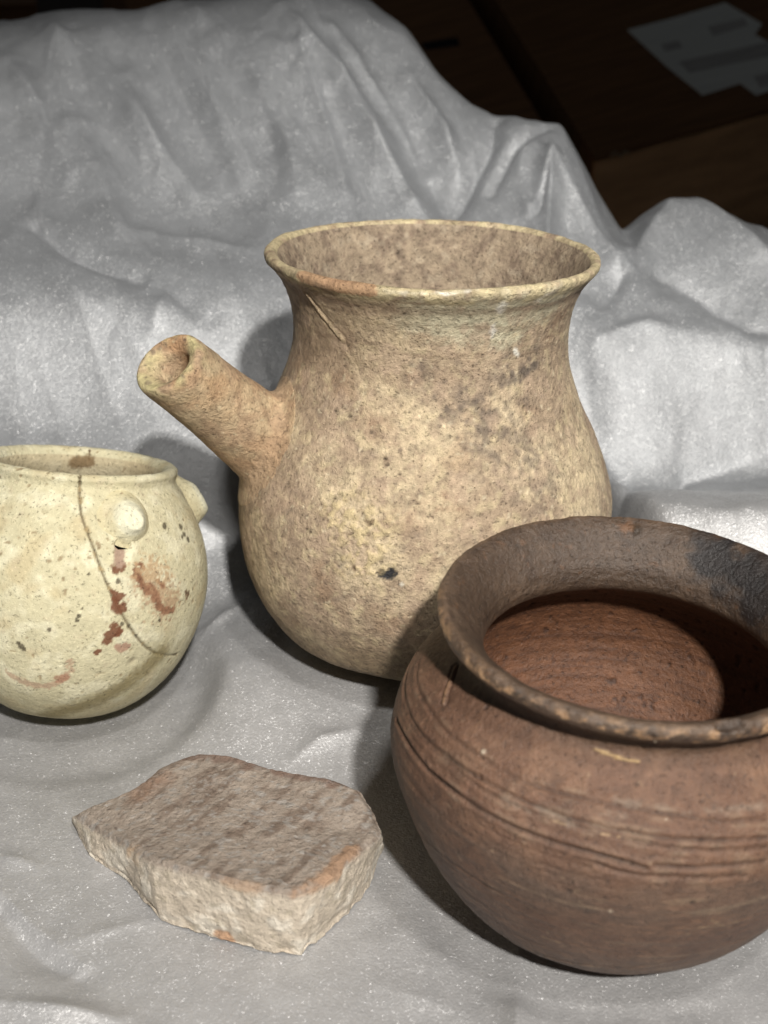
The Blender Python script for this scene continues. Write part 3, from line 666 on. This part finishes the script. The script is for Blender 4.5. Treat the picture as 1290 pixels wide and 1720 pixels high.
    c = c * (1 - side[..., None]) + s * side[..., None]
    eo = np.array([cen[0], cen[1], 0])
    def near(pts, r): return sst(r, r * .35, segd(P, [at_z(u, v, z) - eo for u, v, z in pts])[0] + .3 * fbm(P, 1.8, 3, 625))
    c = mixc(c, (.43, .27, .17), near([(590, 1425, 2), (560, 1458, 2.1), (530, 1490, 2.1), (500, 1500, 2.1)], .38) * .85)
    c = mixc(c, (.33, .21, .145), near([(250, 1335, 1.3), (235, 1345, 1.2), (270, 1320, 1.4)], .6) * .6)
    c = mixc(c, (.42, .28, .18), near([(375, 1484, 2.1), (435, 1496, 2.1)], .3) * .6)
    c = mixc(c, (.42, .25, .15), near([(372, 1575, .2), (382, 1580, .1)], .26) * .9)
    c = mixc(c, (.46, .30, .17), near([(222, 1428, 1.3), (232, 1436, 1.3)], .3) * .6)
    c = mixc(c, (.19, .115, .085), near([(300, 1270, 1.7), (360, 1266, 1.9), (470, 1292, 2), (590, 1322, 2)], .35) * .7)
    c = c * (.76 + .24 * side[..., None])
    o = grid_obj('stone_fragment', Q, M_STONE, None, True, c)
    o.location = (cen[0] * CM, cen[1] * CM, 0)
    tag(o, 'flat broken stone slab with a hollowed brown-grey top and pale rough edges, lying in front', 'stone')
stone()

# ------------------------------------------------------------------ foam sheet
CREST = [(-260, 75, 73), (-100, 60, 74), (0, 45, 74), (140, 28, 74), (230, 30, 74), (350, 8, 74), (450, -18, 74), (560, -14, 74), (620, 2, 73), (680, 50, 71), (730, 115, 69), (790, 180, 67),
         (830, 197, 66), (880, 200, 65.5), (945, 205, 65), (965, 240, 64.6), (1000, 310, 64), (1045, 382, 63), (1085, 350, 62.4), (1125, 330, 62), (1180, 348, 62), (1290, 390, 61), (1400, 440, 61), (1560, 470, 61)]
CR = np.array([at_y(u, v, y) for u, v, y in CREST])
def pch(xk, yk, x):
    xk, yk = np.asarray(xk, float), np.asarray(yk, float); h = np.diff(xk); d = np.diff(yk) / h
    m = np.zeros(len(xk)); m[0], m[-1] = d[0], d[-1]
    for i in range(1, len(xk) - 1):
        if d[i - 1] * d[i] > 0: w1 = 2 * h[i] + h[i - 1]; w2 = h[i] + 2 * h[i - 1]; m[i] = (w1 + w2) / (w1 / d[i - 1] + w2 / d[i])
    i = np.clip(np.searchsorted(xk, x) - 1, 0, len(xk) - 2); t = np.clip((x - xk[i]) / h[i], 0, 1)
    return (1 + 2 * t) * (1 - t) ** 2 * yk[i] + t * (1 - t) ** 2 * h[i] * m[i] + t * t * (3 - 2 * t) * yk[i + 1] + t * t * (t - 1) * h[i] * m[i + 1]
def foam_height(X, Y):
    """height field in cm"""
    yc = np.interp(X, CR[:, 0], CR[:, 1]); zc = np.interp(X, CR[:, 0], CR[:, 2])
    # sections: list of (x, [(Y, z)...]) up to the crest; Y of last visible knot is the crest
    S = [(-30, [(10, 0), (43, .3), (46, 1.8), (48.2, 4.8), (50.2, 6.1), (53.6, 10.2), (55.5, 11.0), (58.5, 11.5)]),
         (-13, [(10, 0), (43.5, .1), (46, 1.6), (48.2, 4.7), (50.3, 6.1), (53.8, 10.2), (55.6, 11.0), (58.5, 11.4)]),
         (-6, [(10, 0), (45.5, .1), (47.8, 1.6), (49.6, 5.0), (51.4, 7.0), (54.2, 10.0), (56.0, 10.8), (58.5, 11.4)]),
         (0, [(10, 0), (48, .1), (50.5, 1.3), (52.0, 4.5), (54.4, 7.8), (57, 9.6), (59, 10.8), (61.0, 12)]),
         (6.5, [(10, 0), (46, .3), (49, 1.8), (51.5, 4.0), (54.0, 7.0), (56.2, 9.3), (58.2, 10.4), (60.2, 11.6)]),
         (9.5, [(10, 0), (38.2, .0), (41.5, 3.2), (44, 5.8), (50.6, 3.3), (54.4, 8.3), (56.6, 9.6), (58.8, 10.6)]),
         (13, [(10, 0), (38.4, .1), (41, 3.6), (43.2, 6.1), (51.2, 3.4), (54.9, 8.4), (57.0, 9.7), (59.0, 10.8)]),
         (30, [(10, 0), (38.4, .1), (41, 4.0), (43.2, 6.4), (53.0, 3.8), (56.0, 7.7), (57.8, 9.0), (59.0, 9.9)])]
    xs = np.array([s[0] for s in S], float)
    x0 = X[0]; xi = np.clip(x0, xs[0], xs[-1])
    nk = 8; KY = np.array([pch(xs, [s[1][k][0] for s in S], xi) for k in range(nk)]); KZ = np.array([pch(xs, [s[1][k][1] for s in S], xi) for k in range(nk)])
    Z = np.zeros(X.shape)
    for j in range(X.shape[1]):
        c0, z0 = yc[0, j], zc[0, j]
        ky = np.r_[KY[:, j], c0, c0 + 1.4, c0 + 4.5, c0 + 9, 140]; kz = np.r_[KZ[:, j], z0, z0 - .5, z0 * .55, -.3, -.5]
        if ky[7] >= c0 - .3: ky[7] = c0 - .3
        kz[:8] = np.minimum(kz[:8], z0 - .3)
        Z[:, j] = pch(ky, kz, Y[:, j])
    return Z
def foam():
    nx, ny = 820, 640
    t = np.linspace(0, 1, ny); yy = 17 + 68 * (t * .62 + .38 * t ** 1.6)
    s = np.linspace(-1, 1, nx); 
    X = np.tile(s * 31.0 + 1.0, (ny, 1)); Y = np.tile(yy[:, None], (1, nx))
    # keep columns dense near the camera: fan out gently with distance
    X = 1.0 + s[None, :] * (15 + 17 * sst(20, 62, Y))
    # rows need one x for the sections: evaluate on a regular lattice, then resample
    gx = np.linspace(-33, 35, 681); gy = np.linspace(14, 90, 761)
    GX, GY = np.meshgrid(gx, gy); GZ = foam_height(GX, GY)
    def samp(x, y, G):
        a = np.clip((x - gx[0]) / (gx[1] - gx[0]), 0, len(gx) - 1.001); b = np.clip((y - gy[0]) / (gy[1] - gy[0]), 0, len(gy) - 1.001)
        i, j = a.astype(int), b.astype(int); fx, fy = a - i, b - j
        return (G[j, i] * (1 - fx) + G[j, i + 1] * fx) * (1 - fy) + (G[j + 1, i] * (1 - fx) + G[j + 1, i + 1] * fx) * fy
    # light smoothing across the lattice
    for _ in range(3):
        GZ[:, 1:-1] = .25 * GZ[:, :-2] + .5 * GZ[:, 1:-1] + .25 * GZ[:, 2:]; 
    def hit(u, v):
        r = ray(u, v); ts = np.linspace(20, 110, 1800); p = CAM + ts[:, None] * r
        z = samp(p[:, 0], p[:, 1], GZ); k = np.argmax(p[:, 2] < z)
        return p[k, :2]
    Z = samp(X, Y, GZ)
    P3 = np.stack([X, Y, 0 * X], -1)
    # folds: (pixel polyline, amplitude cm, width cm, asymmetry)
    F = [([(470, 20), (520, 90), (590, 180), (640, 250)], .7, .7), ([(330, 30), (420, 130), (480, 250), (500, 340)], .5, .8), ([(90, 60), (190, 170), (260, 260), (330, 330)], .5, .8), ([(390, 90), (450, 200), (470, 300)], -.5, .9),
         ([(10, 110), (70, 200), (120, 320)], .5, .9), ([(250, 60), (330, 200), (400, 330)], -.45, .9), ([(560, 60), (650, 170), (720, 290)], .5, .5), ([(690, 130), (740, 220), (770, 290)], .45, .5),
         ([(206, 146), (240, 220), (271, 298)], .35, .7), ([(130, 235), (170, 320), (200, 400)], .45, .9), ([(505, 103), (545, 220), (586, 353)], .45, .5), ([(564, 174), (630, 265), (694, 358)], .65, .8),
         ([(620, 120), (690, 230), (745, 350)], -.5, .7), ([(440, 60), (500, 130)], .4, .9), ([(350, 60), (420, 200), (440, 340)], -.3, 1.0), ([(120, 60), (150, 150)], -.3, .8), ([(60, 60), (90, 200), (60, 330)], -.3, 1.2),
         ([(831, 206), (826, 242), (795, 300), (761, 362)], -.55, .45), ([(915, 215), (860, 265), (825, 330)], -.35, .35), ([(957, 208), (925, 290), (897, 373)], .6, .55), ([(740, 200), (760, 260)], .3, .6),
         ([(60, 396), (120, 425), (180, 447), (225, 462)], -.55, .5), ([(255, 400), (330, 415), (420, 420)], .35, .7), ([(240, 470), (300, 500), (350, 540)], -.3, .8), ([(280, 500), (255, 570)], .3, .6), ([(100, 480), (200, 560)], .25, 1.2),
         ([(1110, 452), (1180, 480), (1260, 540), (1330, 560)], -.6, .9), ([(1060, 440), (1020, 500)], -.4, .5), ([(1125, 335), (1080, 400), (1030, 480)], .3, .7), ([(1000, 570), (1080, 545), (1150, 560)], .25, .5), ([(1210, 600), (1290, 590)], .3, 1.2),
         ([(800, 1310), (500, 1270), (470, 1262)], .0, .5), ([(350, 1085), (400, 1065)], .18, .35), ([(490, 1285), (540, 1262), (600, 1250)], .16, .4), ([(0, 1530), (70, 1600), (130, 1640)], -.3, .6), ([(0, 1500), (60, 1560), (140, 1620)], .12, .3),
         ([(0, 1690), (110, 1705), (200, 1720)], .25, .45), ([(130, 1580), (200, 1560), (250, 1545)], .10, .3), ([(0, 1440), (60, 1455)], .1, .3), ([(640, 1660), (760, 1700)], .08, .6), ([(1100, 1690), (1250, 1660)], .10, .6),
         ([(1040, 860), (1150, 800), (1290, 752)], -.35, .5)]
    for pts, a, w in F:
        q = [np.r_[hit(u, v), 0] for u, v in pts]
        d, t = segd(P3, q); Z += 1.15 * a * (.45 * np.exp(-(d / w) ** 2) + .75 * np.exp(-np.sqrt((d / (.6 * w)) ** 2 + .03))) * (.35 + .65 * np.sin(np.pi * np.clip(t, .08, .92)))
    # soft creasing noise, stronger on the piled part
    pile = sst(.5, 5, Z)
    w1 = fbm(P3, .16, 2, 700); w2 = fbm(np.stack([X * .42 + Y * .1, Y * .18 - X * .06, 0 * X], -1), 1.0, 3, 701)
    rid = (1 - np.abs(2 * noise(np.stack([X * .30 + Y * .16, Y * .11 - X * .1, 0 * X], -1), 1.0, 705))) ** 3
    a_ = X * .94 + Y * .35; b_ = -X * .35 + Y * .94
    dr = 1 - np.abs(2 * noise(np.stack([a_ * .17, b_ * .04, 0 * X], -1), 1.0, 707)); dr2 = 1 - np.abs(2 * noise(np.stack([a_ * .5, b_ * .09, 0 * X], -1), 1.0, 708))
    back = sst(55, 59, Y)
    rt = sst(3, 7, X) * sst(60, 57, Y)
    Z += pile * (.40 * w1 + (.10 * w2 + .12 * (rid - .4)) * (1 - rt) + .16 * fbm(P3, .45, 3, 712) * rt) + back * (.65 * (dr ** 3 - .3) + .08 * (dr2 ** 4 - .2)) + .14 * w1 * (1 - pile) * sst(0, 1, np.abs(w1)) + .04 * fbm(P3, .5, 2, 702) + .007 * fbm(P3, 2.4, 2, 703) + .006 * fbm(P3, 7, 2, 704)
    Z += 1.15 * sst(35.5, 41.5, Y) * sst(-8.5, -4.5, X) * sst(9, 6, X) * (1 - pile)
    # pots settle into the foam and keep it off their walls
    for (cx, cy, r0, r1, hmax, zb) in ((1.25, 43.1, 4.4, 7.6, 12.0, 1.15), (-10.2, 40.3, 3.4, 7.6, 12.0, 0), (6.1, 31.3, 4.4, 9.0, 12.0, 0)):
        d = np.hypot(X - cx, Y - cy); lim = zb + .12 + hmax * sst(r0, r1 + .6, d) ** 1.5 + 8 * np.maximum(d - r1 - .3, 0)
        Z = np.where(Z - lim > 6, lim, -np.logaddexp(-3.5 * Z, -3.5 * lim) / 3.5)
        Z -= .08 * sst(r0 * .8, r0 * .2, d)
    for (cx, cy) in (((-3.9), 32.5),):
        d = np.hypot(X - cx, Y - cy); Z = Z * sst(1.0, 6.0, d) - .02 * sst(6, 2, d)
    P = np.stack([X, Y, Z], -1)
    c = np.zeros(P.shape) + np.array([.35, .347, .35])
    c = mixc(c, (.245, .254, .268), sst(38, 52, Y))  # same foam, colour darkened toward the back to stand for shade
    c = c * (1 + .10 * np.clip(fbm(P, 1.1, 4, 710), -.6, .8))[..., None]
    c = c * (1 - .12 * sst(.0, .6, fbm(P, .35, 3, 711)))[..., None]
    # thickness: an under-side 1.5 mm below closes the sheet
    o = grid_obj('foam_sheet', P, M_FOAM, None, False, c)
    tag(o, 'crumpled white packing foam sheet spread under the pots and heaped up behind them', 'foam sheet')
    md = o.modifiers.new('thickness', 'SOLIDIFY'); md.thickness = .0012; md.offset = -1; md.use_rim_only = True
    return hit
foam()

# ------------------------------------------------------------------ table, floor and boxes behind
def slab(name, x0, x1, y0, y1, z0, z1, mat, parent=None):
    vs = [(x, y, z) for z in (z0, z1) for y in (y0, y1) for x in (x0, x1)]
    fs = [(0, 2, 3, 1), (4, 5, 7, 6), (0, 1, 5, 4), (2, 6, 7, 3), (0, 4, 6, 2), (1, 3, 7, 5)]
    return poly_obj(name, vs, fs, mat, parent)
o = slab('floor', -700, 700, -200, 1400, -42, -40, M_TABLE); tag(o, kind='structure')
o = slab('table_top', -55, 55, 5, 84, -4.2, -1.2, M_TABLE); tag(o, kind='structure')

def face_box(name, O, e, f, n, we, lf, dep, mat, matf, label, lean=True):
    """open-cornered carton: O = near left top corner, e / f unit edges, n = unit normal of the top"""
    root = bpy.data.objects.new(name, None); COL.objects.link(root); tag(root, label, 'box')
    Rm = Matrix([[e[i], f[i], n[i]] for i in range(3)]).to_4x4()
    root.matrix_world = Matrix.Translation(Vector(O * CM)) @ Rm
    t = .35
    down = np.array([-e[2], -f[2], -n[2]]) if lean else np.array([0, 0, -1.0])   # world down in box axes
    def panel(nm, a, b, c_, d_, mat=mat):
        lo = [np.array(q) for q in ((a, c_, -.02), (b, c_, -.02), (a, d_, -.02), (b, d_, -.02))]
        vs = [q + down * dep for q in lo] + lo
        poly_obj(nm, vs, [(0, 2, 3, 1), (4, 5, 7, 6), (0, 1, 5, 4), (2, 6, 7, 3), (0, 4, 6, 2), (1, 3, 7, 5)], mat, root)
    panel('front_panel', 0, we, 0, t); panel('back_panel', 0, we, lf - t, lf)
    panel('side_panel', 0, t, t + .01, lf - t - .01, matf); panel('side_panel', we - t, we, t + .01, lf - t - .01)  # left side takes the top's tone, painting in the gap's shade
    half = lf / 2
    slab('top_flap', -.05, we + .05, -.05, half - .12, 0, .32, matf, root)
    slab('top_flap', -.05, we + .05, half + .12, lf + .05, 0, .32, matf, root)
    return root
P0 = CAM + 88 * ray(1000, 272); P1 = CAM + 89 * ray(1290, 190); P2 = CAM + 99.7 * ray(830, 0)
e = (P1 - P0) / np.linalg.norm(P1 - P0); f = (P2 - P0) - ((P2 - P0) @ e) * e; f /= np.linalg.norm(f); n = np.cross(e, f)
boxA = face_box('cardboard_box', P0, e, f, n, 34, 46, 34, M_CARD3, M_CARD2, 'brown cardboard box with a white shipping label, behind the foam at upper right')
boxA['group'] = 'cardboard boxes behind the foam'
def on_plane(u, v, O, lift):
    r = ray(u, v); s = ((O - CAM) @ n + lift) / (r @ n); p = CAM + s * r - O
    return np.array([p @ e, p @ f, lift])
lab = [on_plane(u, v, P0, .34) for u, v in ((1053, 50), (1130, 30), (1218, 4), (1280, 40), (1268, 58), (1300, 75), (1330, 140), (1270, 160), (1243, 140), (1180, 160), (1120, 112))]
k = len(lab); lo = [p - np.array([0, 0, .018]) for p in lab]
lb = poly_obj('shipping_label', lab + lo, [tuple(range(k))[::-1], tuple(range(k, 2 * k))] + [(i, (i + 1) % k, (i + 1) % k + k, i + k) for i in range(k)], M_PAPER, boxA)
for i, q in enumerate((((1190, 45), (1250, 30), (1256, 42), (1198, 60)), ((1140, 104), (1290, 70), (1300, 92), (1158, 122)), ((1110, 74), (1140, 68), (1146, 80), (1118, 86)), ((1266, 128), (1300, 120), (1306, 140), (1276, 146)))):
    ps = [on_plane(u, v, P0, .36) for u, v in q]; lo = [p - np.array([0, 0, .012]) for p in ps]
    poly_obj('label_print', ps + lo, [(3, 2, 1, 0), (4, 5, 6, 7)] + [(j, (j + 1) % 4, (j + 1) % 4 + 4, j + 4) for j in range(4)], M_PRINT, lb)
# second carton left of the dark gap
OB = P0 - .55 * e - .6 * n + 3.0 * f
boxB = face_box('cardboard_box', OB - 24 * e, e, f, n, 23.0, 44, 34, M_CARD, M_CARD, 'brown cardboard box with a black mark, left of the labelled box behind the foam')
boxB['group'] = 'cardboard boxes behind the foam'
ps = []
for (u, v) in ((706, 72), (768, 62), (772, 76), (716, 84)):
    r = ray(u, v); s = ((OB - CAM) @ n + .34) / (r @ n); p = CAM + s * r - (OB - 24 * e); ps.append(np.array([p @ e, p @ f, .34]))
lo = [p - np.array([0, 0, .014]) for p in ps]
poly_obj('black_mark', ps + lo, [(3, 2, 1, 0), (4, 5, 6, 7)] + [(j, (j + 1) % 4, (j + 1) % 4 + 4, j + 4) for j in range(4)], M_INK, boxB)
# third carton at the far left, only its corner shows
e3 = np.array([.97, .24, 0]); f3 = np.array([-.24, .97, 0]); n3 = np.array([0, 0, 1.0])
q = at_y(62, 14, 118)
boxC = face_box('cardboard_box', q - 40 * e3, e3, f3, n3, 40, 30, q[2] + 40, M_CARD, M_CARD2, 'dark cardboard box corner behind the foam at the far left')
boxC['group'] = 'cardboard boxes behind the foam'
# pale fibre scrap on the labelled box edge
fb = np.array([on_plane(u, v, P0, .36 + z) for u, v, z in ((1026, 262, 0), (1034, 256, .3), (1042, 262, .1), (1050, 255, .35), (1058, 258, .0))])
cc = cat(fb, 8); th = np.linspace(0, 2 * np.pi, 6, endpoint=False)
PP = np.array([p + .07 * np.stack([0 * th, np.cos(th), np.sin(th)], -1) for p in cc])
o = grid_obj('fibre_scrap', PP, M_STRAND); o.matrix_world = boxA.matrix_world.copy()
tag(o, 'pale curled scrap of fibre lying on the edge of the labelled box', 'scrap')
